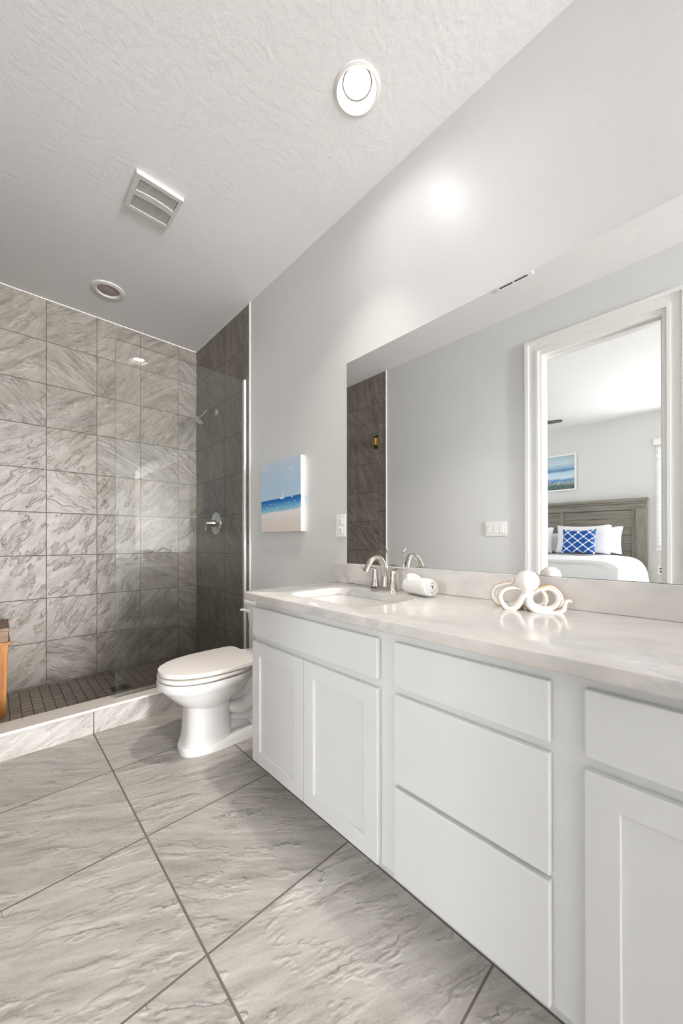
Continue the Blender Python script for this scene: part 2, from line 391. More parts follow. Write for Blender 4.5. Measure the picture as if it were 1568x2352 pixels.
def loft(bm, rings, cap0=True, cap1=True, closed=True, mi=0):
    vs = [[bm.verts.new(p) for p in r] for r in rings]
    n = len(vs[0])
    for a, b in zip(vs, vs[1:]):
        for i in range(n if closed else n - 1):
            j = (i + 1) % n
            f = bm.faces.new((a[i], a[j], b[j], b[i])); f.material_index = mi
    if cap0: bm.faces.new(list(reversed(vs[0]))).material_index = mi
    if cap1: bm.faces.new(vs[-1]).material_index = mi
    return vs
def frame_of(d):
    d = Vector(d).normalized(); a = Vector((0, 0, 1)) if abs(d.z) < 0.9 else Vector((1, 0, 0))
    u = d.cross(a).normalized(); return u, d.cross(u).normalized()
def lathe(bm, origin, axis, prof, seg=32, mi=0, cap0=True, cap1=True):
    u, v = frame_of(axis); a = Vector(axis).normalized(); o = Vector(origin)
    loft(bm, [[o + a * h + (u * math.cos(2 * PI * i / seg) + v * math.sin(2 * PI * i / seg)) * max(r, 1e-5) for i in range(seg)] for r, h in prof], cap0, cap1, mi=mi)
    return bm
def smooth_path(pts, sub=6):
    P = [Vector(p) for p in pts]; out = []
    for i in range(len(P) - 1):
        p0 = P[max(i - 1, 0)]; p1 = P[i]; p2 = P[i + 1]; p3 = P[min(i + 2, len(P) - 1)]
        for k in range(sub):
            t = k / sub
            out.append(0.5 * ((2 * p1) + (p2 - p0) * t + (2 * p0 - 5 * p1 + 4 * p2 - p3) * t * t + (3 * p1 - p0 - 3 * p2 + p3) * t ** 3))
    out.append(P[-1]); return out
def tube(bm, pts, rad, seg=12, sub=6, flat=None, up=None, mi=0):
    """sweep; rad is a number or list along the control points; flat=(a,b) scales the section; up fixes its second axis"""
    P = smooth_path(pts, sub) if sub > 1 else [Vector(p) for p in pts]
    n = len(P)
    if isinstance(rad, (int, float)): R = [rad] * n
    else:
        R = []
        for i in range(n):
            t = i / (n - 1) * (len(rad) - 1); k = min(int(t), len(rad) - 2); R.append(rad[k] + (rad[k + 1] - rad[k]) * (t - k))
    rings = []; u = None
    for i, p in enumerate(P):
        d = (P[min(i + 1, n - 1)] - P[max(i - 1, 0)]).normalized()
        if up is not None: v = Vector(up); v = (v - d * v.dot(d)).normalized(); uu = v.cross(d).normalized()
        else:
            if u is None: uu, v = frame_of(d)
            else: uu = (u - d * u.dot(d)).normalized(); v = d.cross(uu).normalized()
        u = uu; a, b = flat if flat else (1, 1)
        rings.append([p + (uu * math.cos(2 * PI * k / seg) * a + v * math.sin(2 * PI * k / seg) * b) * R[i] for k in range(seg)])
    loft(bm, rings, mi=mi); return bm
def sphere(bm, c, r, seg=24, rings=14):
    rx, ry, rz = (r, r, r) if isinstance(r, (int, float)) else r
    prof = [(math.sin(PI * i / rings), -math.cos(PI * i / rings)) for i in range(rings + 1)]
    loft(bm, [[(c[0] + rx * max(s, 1e-4) * math.cos(2 * PI * k / seg), c[1] + ry * max(s, 1e-4) * math.sin(2 * PI * k / seg), c[2] + rz * h) for k in range(seg)] for s, h in prof])
    return bm
def rrect(cx, cy, hx, hy, r, n=6):
    out = []
    for sx, sy, a0 in ((1, 1, 0), (-1, 1, PI / 2), (-1, -1, PI), (1, -1, 1.5 * PI)):
        for k in range(n + 1):
            a = a0 + PI / 2 * k / n; out.append((cx + sx * (hx - r) + r * math.cos(a), cy + sy * (hy - r) + r * math.sin(a)))
    return out
def plate_holes(bm, outer, holes, z, mi=0):
    es = []
    for loop in [outer] + holes:
        vs = [bm.verts.new((p[0], p[1], z)) for p in loop]
        es += [bm.edges.new((vs[i], vs[(i + 1) % len(vs)])) for i in range(len(vs))]
    r = bmesh.ops.triangle_fill(bm, use_beauty=True, use_dissolve=False, edges=es)
    for g in r['geom']:
        if isinstance(g, bmesh.types.BMFace): g.material_index = mi
def circle(cx, cy, r, n=40): return [(cx + r * math.cos(2 * PI * i / n), cy + r * math.sin(2 * PI * i / n)) for i in range(n)]
def wall_strip(bm, loop, z0, z1, mi=0):
    n = len(loop)
    a = [bm.verts.new((p[0], p[1], z0)) for p in loop]; b = [bm.verts.new((p[0], p[1], z1)) for p in loop]
    for i in range(n):
        j = (i + 1) % n; bm.faces.new((a[i], a[j], b[j], b[i])).material_index = mi

# ------------------------------------------------------------------ the setting
LAMPS = [(-0.343, 0.975, 0.074), (-0.793, 2.955, 0.066)]
bm = B(); box(bm, (-1.75, YK - 0.1, -0.12), (0.12, 2.40, 0.0)); struct(obj('floor', bm, M['floor']), 'large grey stone-look floor tiles')
bm = B(); box(bm, (XL - 0.02, 2.45, -0.12), (0.12, YB + 0.1, 0.0124)); o = struct(obj('floor_shower', bm, M['mosaic']), 'small brown-grey mosaic tiles on the shower floor')
bm = B()
plate_holes(bm, [(XL - 0.12, YK - 0.1), (0.12, YK - 0.1), (0.12, YB + 0.12), (XL - 0.12, YB + 0.12)], [circle(x, y, r) for x, y, r in LAMPS], H)
for x, y, r in LAMPS: wall_strip(bm, circle(x, y, r), H, H + 0.09)
quad(bm, (XL - 0.12, YK - 0.1, H + 0.09), (0.12, YK - 0.1, H + 0.09), (0.12, YB + 0.12, H + 0.09), (XL - 0.12, YB + 0.12, H + 0.09))
struct(obj('ceiling', bm, M['ceiling']), 'textured white ceiling')
bm = B(); box(bm, (0, YK - 0.1, -0.05), (0.12, 2.393, H + 0.05)); struct(obj('wall_right', bm, M['wall']), 'light grey painted wall behind the mirror')
bm = B()
box(bm, (-0.002, 2.49, 0.0), (0.12, YB, H + 0.02), mi=0); box(bm, (-0.002, 2.393, 0.0), (0.12, 2.49, H + 0.02), mi=1)
struct(obj('wall_shower_right', bm, [M['tile_side'], M['tile_strip']]), 'stone-look tiled side wall of the shower with the shower head')
bm = B(); box(bm, (XL - 0.12, YB, -0.05), (0.12, YB + 0.12, H + 0.05)); struct(obj('wall_far', bm, M['tile_far']), 'stone-look tiled far wall of the shower')
bm = B()
box(bm, (XL - 0.12, 2.49, 0.0), (XL + 0.002, YB, H + 0.02), mi=0); box(bm, (XL - 0.12, 2.393, 0.0), (XL + 0.002, 2.49, H + 0.02), mi=1)
struct(obj('wall_shower_left', bm, [M['tile_side'], M['tile_strip']]), 'tiled shower wall seen in the mirror')
D0, D1, DH = 0.232, 0.942, 2.462
bm = B()
box(bm, (XL - 0.12, YK - 0.1, -0.05), (XL, -1.8, H + 0.05), mi=1); box(bm, (XL - 0.12, -1.8, -0.05), (XL, D0, H + 0.05)); box(bm, (XL - 0.12, D1, -0.05), (XL, 2.393, H + 0.05)); box(bm, (XL - 0.12, D0, DH), (XL, D1, H + 0.05))  # unseen rear stretch gets the darkened paint to tone down its reflection
struct(obj('wall_left', bm, [M['wall'], M['wall_dimmed']]), 'light grey wall with the doorway, seen in the mirror')
bm = B(); box(bm, (XL - 0.12, YK - 0.12, -0.05), (0.12, YK, H + 0.05)); struct(obj('wall_back', bm, M['wall']))
# white metal edge trims of the tiling and the caulk line under the ceiling
bm = B(); box(bm, (-0.008, 2.386, 0.0), (0.0, 2.396, H), 0.001); struct(obj('trim_1', bm, M['trim']), 'white vertical tile edge trim')
bm = B(); box(bm, (XL, 2.386, 0.0), (XL + 0.008, 2.396, H), 0.001); struct(obj('trim_2', bm, M['trim']), 'white tile edge trim seen in the mirror')
bm = B(); box(bm, (XL, YB - 0.005, H - 0.006), (0, YB, H)); box(bm, (-0.008, 2.39, H - 0.006), (-0.002, YB, H)); struct(obj('trim_3', bm, M['trim']), 'white caulk line between tile and ceiling')
bm = B(); box(bm, (-0.014, 1.46, 0.0), (0.0, 2.386, 0.13), 0.003); struct(obj('baseboard_right', bm, M['trim']))
bm = B(); box(bm, (XL, 1.045, 0.0), (XL + 0.014, 2.372, 0.13), 0.003); box(bm, (XL, YK, 0.0), (XL + 0.014, 0.14, 0.13), 0.003); struct(obj('baseboard_left', bm, M['trim']))

# doorway: casing, jamb, hinges
dr = struct(bpy.data.objects.new('door_1', None), 'white doorway casing open to the bedroom, seen in the mirror'); COL.objects.link(dr)
bm = B()
def casing(bm, x0, s):
    # s: outward direction; steps of moulding from the opening outwards, no two boxes overlapping
    for (a, b, t) in ((0.0, 0.016, 0.017), (0.016, 0.068, 0.012), (0.068, 0.092, 0.020)):
        xa, xb = min(x0, x0 + s * t), max(x0, x0 + s * t)
        box(bm, (xa, D1 + a, 0), (xb, D1 + b, DH + a)); box(bm, (xa, D0 - b, 0), (xb, D0 - a, DH + a))
        box(bm, (xa, D0 - b, DH + a), (xb, D1 + b, DH + b))
casing(bm, XL, 1); obj('casing', bm, M['trim'], dr)
bm = B(); casing(bm, XL - 0.12, -1); obj('casing', bm, M['trim'], dr)
bm = B()
J1, J0, JH = D1 - 0.022, D0 + 0.020, DH - 0.030
box(bm, (XL - 0.122, J1, 0), (XL + 0.006, D1, JH)); box(bm, (XL - 0.122, D0, 0), (XL + 0.006, J0, JH)); box(bm, (XL - 0.122, D0, JH), (XL + 0.006, D1, DH))
box(bm, (XL - 0.075, J1 - 0.011, 0), (XL - 0.040, J1, JH - 0.011)); box(bm, (XL - 0.075, J0, 0), (XL - 0.040, J0 + 0.011, JH - 0.011)); box(bm, (XL - 0.075, J0, JH - 0.011), (XL - 0.040, J1, JH))
obj('jamb', bm, M['trim'], dr)
for z in (0.93, 1.66, 2.27):
    bm = B(); box(bm, (XL - 0.113, J0, z - 0.045), (XL - 0.078, J0 + 0.0025, z + 0.045), 0.001)
    h = obj('hinge', bm, M['satin'] if z < 2 else M['trim'], dr)
    bm = B()
    for dz, dx in ((-0.03, -0.100), (0.0, -0.090), (0.03, -0.100)): lathe(bm, (XL + dx, J0 + 0.0024, z + dz), (0, 1, 0), [(0.0045, 0), (0.0035, 0.0014), (0, 0.0014)], 12)
    obj('screw', bm, M['slot'], h)

# shower curb with its pale stone sill
cb = thing('shower_curb', 'low tiled shower curb with a pale stone sill on top', 'curb', (-0.8, 2.42, 0))
bm = B(); box(bm, (XL + 0.002, 2.375, 0.0), (-0.002, 2.505, 0.122)); obj('tiled_face', bm, M['curb_tile'], cb)
bm = B(); box(bm, (XL + 0.002, 2.368, 0.122), (-0.002, 2.510, 0.137), 0.003); obj('sill', bm, M['sill'], cb)

# bedroom shell, seen through the doorway in the mirror
bm = B(); box(bm, (XB - 0.12, YS - 0.1, -0.12), (XL - 0.12, 4.2, 0.0)); struct(obj('floor_bedroom', bm, M['carpet']))
bm = B(); box(bm, (XB - 0.12, YS - 0.1, H), (XL - 0.12, 4.2, H + 0.1)); struct(obj('ceiling_bedroom', bm, M['ceiling']))
WY0, WY1, WZ0, WZ1 = -0.45, 0.615, 0.93, 2.36
bm = B(); box(bm, (XB - 0.12, WY1, -0.05), (XB, 4.2, H + 0.05)); box(bm, (XB - 0.12, YS - 0.1, -0.05), (XB, WY0, H + 0.05)); box(bm, (XB - 0.12, WY0, WZ1), (XB, WY1, H + 0.05)); box(bm, (XB - 0.12, WY0, -0.05), (XB, WY1, WZ0))
struct(obj('wall_bedroom', bm, M['bedwall']), 'pale bedroom wall behind the headboard')
bm = B(); box(bm, (XB - 0.12, 4.2, -0.05), (XL - 0.12, 4.32, H + 0.05)); struct(obj('wall_bedroom_side', bm, M['bedwall']))
bm = B(); box(bm, (XB - 0.12, YS - 0.22, -0.05), (XL - 0.12, YS, H + 0.05)); struct(obj('wall_bedroom_near', bm, M['bedwall']))  # closed wall without a window; the added bedroom fill stands before it
wn = struct(bpy.data.objects.new('window_1', None), 'bright bedroom window with white blinds, seen in the mirror'); COL.objects.link(wn)
bm = B(); t = 0.04
box(bm, (XB - 0.10, WY0, WZ0), (XB - 0.05, WY1, WZ0 + t)); box(bm, (XB - 0.10, WY0, WZ1 - t), (XB - 0.05, WY1, WZ1)); box(bm, (XB - 0.10, WY0, WZ0 + t), (XB - 0.05, WY0 + t, WZ1 - t)); box(bm, (XB - 0.10, WY1 - t, WZ0 + t), (XB - 0.05, WY1, WZ1 - t))
obj('window_frame', bm, M['trim'], wn)
bm = B(); box(bm, (XB - 0.08, WY0, WZ0), (XB - 0.076, WY1, WZ1)); obj('pane', bm, M['glass'], wn)

# ------------------------------------------------------------------ ceiling fixtures
lt = thing('ceiling_light', 'lit round white recessed ceiling light above the marble vanity', 'ceiling light', (-0.343, 0.975, H))
bm = B(); lathe(bm, (-0.343, 0.975, H), (0, 0, -1), [(0.090, 0.0), (0.089, 0.004), (0.080, 0.007), (0.074, 0.004), (0.074, -0.002)], 48, cap0=False, cap1=False); obj('trim_ring', bm, M['lamp_trim'], lt, True, 40)
bm = B(); lathe(bm, (-0.343, 0.975, H), (0, 0, 1), [(0.074, -0.003), (0.072, 0.004), (0.062, 0.026), (0.058, 0.034)], 48, cap0=False, cap1=False); obj('baffle', bm, M['lamp_cone'], lt, True)
bm = B(); lathe(bm, (-0.343, 0.975, H), (0, 0, 1), [(0.054, 0.0265), (0.056, 0.034), (0.056, 0.040)], 48); obj('lens', bm, M['lamp_on'], lt)
bm = B(); lathe(bm, (-0.343, 0.975, H), (0, 0, 1), [(0.0520, 0.0265), (0.0540, 0.0230), (0.0575, 0.0230), (0.0590, 0.0270), (0.054, 0.0290)], 48, cap0=False, cap1=False); obj('lens_ring', bm, M['slot'], lt, True)
ls = thing('shower_ceiling_light', 'unlit round recessed ceiling light with beige lens over the shower', 'ceiling light', (-0.793, 2.955, H))
bm = B(); lathe(bm, (-0.793, 2.955, H), (0, 0, -1), [(0.104, 0.0), (0.103, 0.005), (0.092, 0.010), (0.072, 0.009), (0.066, 0.002), (0.066, -0.01)], 48, cap0=False, cap1=False); obj('trim_ring', bm, M['lamp_trim'], ls, True, 40)
bm = B(); lathe(bm, (-0.793, 2.955, H), (0, 0, 1), [(0.0001, -0.004), (0.050, -0.003), (0.066, 0.004), (0.066, 0.02)], 48, cap0=False); obj('lens', bm, M['lamp_off'], ls, True, 50)

fx0, fx1, fy0, fy1 = -0.885, -0.667, 1.893, 2.122
fn = thing('exhaust_fan', 'square white bathroom exhaust fan grille on the ceiling', 'exhaust fan', (-0.776, 2.007, H))
bm = B()
def bandy(x, k):   # curved dividing band
    t = (x - fx0) / (fx1 - fx0); return fy0 + 0.118 + k + 0.014 * (1 - (2 * t - 1) ** 2) * -1
zt, zb = H, H - 0.020
n = 12
def fprof(poly, z0, z1, bm): loft(bm, [[(x, y, z0) for x, y in poly], [(x, y, z1) for x, y in poly]])
fprof([(fx0, fy0), (fx1, fy0), (fx1, fy0 + 0.022), (fx0, fy0 + 0.022)], zt, zb, bm)
fprof([(fx0, fy1 - 0.020), (fx1, fy1 - 0.020), (fx1, fy1), (fx0, fy1)], zt, zb, bm)
fprof([(fx0, fy0 + 0.022), (fx0 + 0.022, fy0 + 0.022), (fx0 + 0.022, fy1 - 0.020), (fx0, fy1 - 0.020)], zt, zb, bm)
fprof([(fx1 - 0.018, fy0 + 0.022), (fx1, fy0 + 0.022), (fx1, fy1 - 0.020), (fx1 - 0.018, fy1 - 0.020)], zt, zb, bm)
for i in range(n):
    xa = fx0 + 0.022 + (fx1 - fx0 - 0.040) * i / n; xb = fx0 + 0.022 + (fx1 - fx0 - 0.040) * (i + 1) / n
    fprof([(xa, bandy(xa, -0.017)), (xb, bandy(xb, -0.017)), (xb, bandy(xb, 0.017)), (xa, bandy(xa, 0.017))], zt, zb - 0.001, bm)
obj('grille_frame', bm, M['grille'], fn)
for (ya, yb) in ((fy0 + 0.02, None), (None, fy1 - 0.02)):
    bm = B(); ns = 34
    for i in range(ns):
        x = fx0 + 0.024 + (fx1 - fx0 - 0.044) * (i + 0.5) / ns
        y0 = ya if ya else bandy(x, 0.015); y1 = yb if yb else bandy(x, -0.015)
        box(bm, (x - 0.0016, y0, H - 0.017), (x + 0.0016, y1, H - 0.002))
    g = obj('louvers', bm, M['grille'], fn)
    bm = B(); quad(bm, (fx0 + 0.022, fy0 + 0.02, H - 0.003), (fx1 - 0.02, fy0 + 0.02, H - 0.003), (fx1 - 0.02, fy1 - 0.02, H - 0.003), (fx0 + 0.022, fy1 - 0.02, H - 0.003)) if ya else box(bm, (fx0 + 0.03, fy0 + 0.12, H - 0.006), (fx1 - 0.03, fy0 + 0.13, H - 0.002))
    obj('backing', bm, M['grille_back'], g)

av = thing('air_vent', 'white slotted ceiling air vent seen at the top edge of the mirror', 'air vent', (-1.30, 0.97, H))
bm = B(); box(bm, (-1.222, 0.85, H - 0.008), (-0.99, 1.09, H), 0.003); obj('vent_frame', bm, M['plastic'], av)
for k in range(4):
    bm = B()
    for y0, y1 in ((0.882, 0.965), (0.978, 1.062)): box(bm, (-1.200 + 0.05 * k, y0, H - 0.010), (-1.188 + 0.05 * k, y1, H - 0.0075))
    obj('slot', bm, M['slot'], av)

# ------------------------------------------------------------------ vanity cabinets, counter, sinks
XF, XFR = -0.552, -0.533        # door faces, face frame plane
def cab_unit(name, label, y0, y1, fronts, zt=0.802):
    t = thing(name, label, 'cabinet', ((XF + 0) / 2, (y0 + y1) / 2, 0.0), 'vanity base cabinets in a row')
    bm = B()
    xr = XFR + 0.018
    box(bm, (xr, y0 + 0.0006, 0.10), (-0.001, y0 + 0.018, zt)); box(bm, (xr, y1 - 0.018, 0.10), (-0.001, y1 - 0.0006, zt)); box(bm, (xr, y0 + 0.017, 0.10), (-0.001, y1 - 0.017, 0.118))
    box(bm, (-0.012, y0 + 0.017, 0.117), (-0.001, y1 - 0.017, zt))
    box(bm, (XFR, y0, 0.10), (XFR + 0.018, y1, zt))
    obj('carcass', bm, M['cab'], t)
    bm = B(); box(bm, (-0.46, y0 + 0.0006, 0.0), (-0.44, y1 - 0.0006, 0.10)); obj('toe_kick', bm, M['cab'], t)
    for kind, a, b, z0, z1 in fronts:
        bm = B()
        if kind == 'door':
            s = 0.056
            box(bm, (XF, a, z0), (XFR - 0.0005, a + s, z1), 0.0022); box(bm, (XF, b - s, z0), (XFR - 0.0005, b, z1), 0.0022)
            box(bm, (XF, a + s - 0.003, z0), (XFR - 0.0005, b - s + 0.003, z0 + s), 0.0022); box(bm, (XF, a + s - 0.003, z1 - s), (XFR - 0.0005, b - s + 0.003, z1), 0.0022)
            d = obj('door', bm, M['cab'], t)
            bm = B(); box(bm, (XF + 0.009, a + s - 0.006, z0 + s - 0.006), (XFR - 0.001, b - s + 0.006, z1 - s + 0.006)); obj('panel', bm, M['cab'], d)
        else:
            box(bm, (XF, a, z0), (XFR - 0.0005, b, z1), 0.0035); obj(kind, bm, M['cab'], t)
    return t
cab_unit('sink_cabinet', 'white sink cabinet at the far end beside the toilet, two doors below a false drawer', 0.668, 1.4135,
         [('false_drawer_front', 0.700, 1.409, 0.648, 0.771), ('door', 0.700, 1.0525, 0.104, 0.622), ('door', 1.0555, 1.412, 0.104, 0.622)])
cab_unit('drawer_cabinet', 'white cabinet with three stacked slab drawers in the middle of the vanity', 0.210, 0.668,
         [('drawer', 0.243, 0.640, 0.647, 0.773), ('drawer', 0.243, 0.640, 0.376, 0.625), ('drawer', 0.243, 0.640, 0.108, 0.364)])
cab_unit('sink_cabinet', 'white vanity cabinet nearest the camera, cut off at the right edge of the photo', -0.535, 0.210,
         [('false_drawer_front', -0.522, 0.184, 0.645, 0.775), ('door', -0.168, 0.184, 0.104, 0.621), ('door', -0.522, -0.171, 0.104, 0.621)])

CT0, CT1 = 0.803, 0.836
SINKS = [(-0.328, 1.035), (-0.328, -0.185)]
ct = thing('countertop', 'long white marble vanity countertop with backsplash and grey veins', 'countertop', (-0.29, 0.45, CT0))
bm = B()
CY0, CY1 = -0.55, 1.452
r0 = 0.03
def ct_outline(inset):
    x0, y1 = -0.581 + inset, CY1 - inset; pts = [(-0.001, CY0), (-0.001, y1)]
    for k in range(7):
        a = PI / 2 * k / 6; pts.append((x0 + r0 - r0 * math.sin(a), y1 - r0 + r0 * math.cos(a)))
    pts.append((x0, CY0)); return pts
holes = [rrect(cx, cy, 0.158, 0.232, 0.075, 8) for cx, cy in SINKS]
prof = [(0.003, CT0), (0.0, CT0 + 0.004), (0.0, CT1 - 0.005), (0.0015, CT1 - 0.0015), (0.005, CT1)]
loft(bm, [[(x, y, z) for x, y in ct_outline(i)] for i, z in prof], cap0=False, cap1=False)
plate_holes(bm, ct_outline(0.005), holes, CT1); plate_holes(bm, ct_outline(0.003), holes, CT0)
for h in holes: wall_strip(bm, h, CT0, CT1)
bmesh.ops.remove_doubles(bm, verts=bm.verts, dist=0.0002)
obj('slab', bm, M['marble'], ct, True, 35)
bm = B(); box(bm, (-0.020, CY0, CT1), (-0.001, 1.462, 0.937), 0.0025); obj('backsplash', bm, M['marble'], ct)
for i, (cx, cy) in enumerate(SINKS):
    sk = thing('sink_basin', ['undermount white rectangular basin beside the toilet end, under the visible faucet', 'undermount white basin at the right edge of the photo'][i], 'sink', (cx, cy, CT0 - 0.14), 'undermount sinks')
    bm = B()
    prof = [(1.03, CT0 - 0.001), (1.0, CT0 - 0.001), (0.985, CT0 - 0.02), (0.95, CT0 - 0.08), (0.86, CT0 - 0.118), (0.6, CT0 - 0.132), (0.12, CT0 - 0.137)]
    loft(bm, [[(cx + (x - cx) * s, cy + (y - cy) * s, z) for x, y in rrect(cx, cy, 0.160, 0.234, 0.075, 8)] for s, z in prof], cap0=False, cap1=True)
    obj('bowl', bm, M['basin'], sk, True, 60)
    bm = B(); lathe(bm, (cx, cy, CT0 - 0.1370), (0, 0, 1), [(0.024, 0.0), (0.022, 0.003), (0.012, 0.004), (0.0, 0.0025)], 24); obj('drain', bm, M['nickel'], sk, True)

# faucet
FX, FY = -0.092, 1.052
fa = thing('faucet', 'brushed nickel two handle faucet with arched spout on the marble counter', 'faucet', (FX, FY, CT1))
bm = B()
rg = lambda hx, hy, z, r: [(x, y, z) for x, y in rrect(FX, FY, hx, hy, r, 6)]
loft(bm, [rg(0.029, 0.079, CT1, 0.024), rg(0.029, 0.079, CT1 + 0.006, 0.024), rg(0.024, 0.073, CT1 + 0.013, 0.020), rg(0.020, 0.068, CT1 + 0.016, 0.018)]); obj('base_plate', bm, M['nickel'], fa, True, 35)
bm = B(); tube(bm, [(FX + 0.004, FY, CT1 + 0.012), (FX + 0.006, FY, CT1 + 0.06), (FX - 0.004, FY, CT1 + 0.112), (FX - 0.035, FY, CT1 + 0.146), (FX - 0.075, FY, CT1 + 0.142), (FX - 0.108, FY, CT1 + 0.112), (FX - 0.122, FY, CT1 + 0.088)], [0.022, 0.0155, 0.0135, 0.013, 0.0125, 0.012, 0.0125], 20, 8, flat=(1.15, 0.9), up=(1, 0, 0.01)); obj('spout', bm, M['nickel'], fa, True, 60)
for s in (1, -1):
    hy = FY + s * 0.052
    bm = B(); lathe(bm, (FX, hy, CT1 + 0.010), (0, 0, 1), [(0.026, 0.0), (0.024, 0.008), (0.0165, 0.030), (0.0125, 0.058), (0.0135, 0.074), (0.012, 0.083), (0.004, 0.086)], 24)
    hd = obj('handle', bm, M['nickel'], fa, True, 50)
    bm = B(); tube(bm, [(FX, hy - s * 0.008, CT1 + 0.089), (FX - 0.004, hy + s * 0.018, CT1 + 0.095), (FX - 0.008, hy + s * 0.045, CT1 + 0.094), (FX - 0.010, hy + s * 0.070, CT1 + 0.090)], [0.009, 0.012, 0.0125, 0.006], 14, 6, flat=(1.15, 0.5), up=(0, 0, 1)); obj('lever', bm, M['nickel'], hd, True)
bm = B(); tube(bm, [(FX + 0.026, FY, CT1 + 0.012), (FX + 0.026, FY, CT1 + 0.168)], 0.003, 10, 1)
tube(bm, [(FX + 0.026, FY, CT1 + 0.166), (FX + 0.023, FY - 0.002, CT1 + 0.178), (FX + 0.016, FY - 0.004, CT1 + 0.184)], [0.0042, 0.0052, 0.0045], 10, 4); obj('lift_rod', bm, M['nickel'], fa, True)

# rolled towel
tw = thing('rolled_towel', 'small white towel rolled up on the counter beside the faucet', 'towel', (-0.115, 0.86, CT1))
TA = Vector((-0.138, 0.772, CT1 + 0.0405)); TB = Vector((-0.088, 0.925, CT1 + 0.036))
ax = (TB - TA).normalized(); tu = ax.cross(Vector((0, 0, 1))).normalized(); tv = tu.cross(ax).normalized()
turns, R0, R1, th = 3.6, 0.006, 0.036, 0.0076
ns = 120
sp_out = []; sp_in = []
for i in range(ns + 1):
    t = i / ns; a = t * turns * 2 * PI + 2.2; r = R0 + (R1 - R0) * t
    sp_out.append((math.cos(a) * (r + th / 2), math.sin(a) * (r + th / 2))); sp_in.append((math.cos(a) * (r - th / 2 + 0.0014), math.sin(a) * (r - th / 2 + 0.0014)))
sec = sp_out + sp_in[::-1]
bm = B(); rings = []
L = (TB - TA).length
for i in range(15):
    t = i / 14; e = min(t, 1 - t) * L; k = 1.0 if e > 0.025 else 0.86 + 0.14 * math.sqrt(max(0, 1 - ((0.025 - e) / 0.025) ** 2))
    wob = 1 + 0.03 * math.sin(7 * t + 1)
    rings.append([TA + (TB - TA) * t + (tu * x * wob * 1.08 + tv * y * 0.98) * k + ax * (0.008 * math.hypot(x, y) / R1 * (1 if t < 0.5 else -1) * (1 if e < 0.02 else 0)) for x, y in sec])
loft(bm, rings, cap0=True, cap1=True); obj('roll', bm, M['terry'], tw, True, 45)
bm = B(); c0 = TB - ax * 0.030 + Vector((0, 0, 0.030)); tube(bm, [c0 + tu * 0.030 - ax * 0.02 + Vector((0, 0, -0.008)), c0 + tu * 0.022 + Vector((0, 0, 0.006)), c0 + tu * 0.004 + ax * 0.006 + Vector((0, 0, 0.011)), c0 - tu * 0.014 - ax * 0.004 + Vector((0, 0, 0.006)), c0 - tu * 0.026 - ax * 0.020 + Vector((0, 0, -0.010))], [0.006, 0.008, 0.008, 0.008, 0.006], 12, 6, flat=(1.6, 0.7)); obj('folded_corner', bm, M['terry'], tw, True)

# octopus figurine
OX, OY = -0.120, 0.436
oc = thing('octopus_figurine', 'white octopus figurine with gold suckered arms on the marble counter', 'figurine', (OX, OY, CT1))
RT = Vector((0.33, -0.944, 0)); TC = Vector((-0.944, -0.33, 0))
def OP(px, py, d=0.0): return Vector((OX, OY, CT1)) + RT * ((px - 1200) / 800.0) + Vector((0, 0, (1398 - py) / 800.0)) + TC * d
bm = B()
def oring(px, py, rx, ry, d=0.0): c = OP(px, py, d); return [c + RT * math.cos(2 * PI * k / 28) * rx + TC * math.sin(2 * PI * k / 28) * ry for k in range(28)]
prof = []
for k in range(13):
    a = PI * 0.80 * k / 12; prof.append((1325 - 28.0 * math.cos(a), max(0.0005, 0.0352 * math.sin(a))))
prof += [(1351.5, 0.0192), (1357, 0.0182), (1366, 0.0185), (1376, 0.0205), (1384, 0.0185), (1390, 0.009)]
loft(bm, [oring(1201 - 4 * max(0, (py - 1350) / 40), py, rr_, rr_ * 1.02) for py, rr_ in prof])
obj('head', bm, M['ceramic'], oc, True)
ARMS = [
 [(1192, 1362, .012), (1184, 1380, .024), (1170, 1394, .030), (1157, 1396, .030), (1144, 1384, .026), (1138, 1366, .022), (1146, 1350, .018), (1164, 1343, .014), (1182, 1344, .010), (1193, 1351, .004)],
 [(1192, 1368, -.01), (1176, 1388, -.022), (1150, 1394, -.028), (1127, 1386, -.030), (1117, 1366, -.030), (1126, 1347, -.026), (1146, 1338, -.022), (1163, 1333, -.018), (1167, 1326, -.018), (1166, 1318, -.018)],
 [(1203, 1370, .016), (1206, 1384, .028), (1220, 1396, .034), (1242, 1399, .034), (1264, 1398, .030), (1278, 1390, .026), (1282, 1376, .022), (1286, 1368, .020), (1291, 1366, .019), (1296, 1370, .018)],
 [(1204, 1374, .010), (1214, 1385, .016), (1232, 1391, .018), (1254, 1388, .018), (1268, 1373, .016), (1268, 1356, .014), (1256, 1343, .012), (1238, 1341, .010), (1222, 1348, .008), (1213, 1354, .008)],
 [(1204, 1376, -.004), (1220, 1389, -.012), (1238, 1384, -.018), (1243, 1368, -.020), (1236, 1352, -.020), (1224, 1346, -.018), (1214, 1352, -.014)],
 [(1204, 1366, -.016), (1228, 1350, -.030), (1252, 1342, -.036), (1270, 1352, -.038), (1279, 1372, -.038), (1270, 1390, -.036), (1252, 1394, -.034)],
 [(1200, 1376, -.018), (1206, 1388, -.036), (1214, 1393, -.050), (1230, 1394, -.058), (1246, 1390, -.060)],
 [(1194, 1376, -.020), (1186, 1390, -.038), (1172, 1393, -.050), (1156, 1390, -.052)],
]
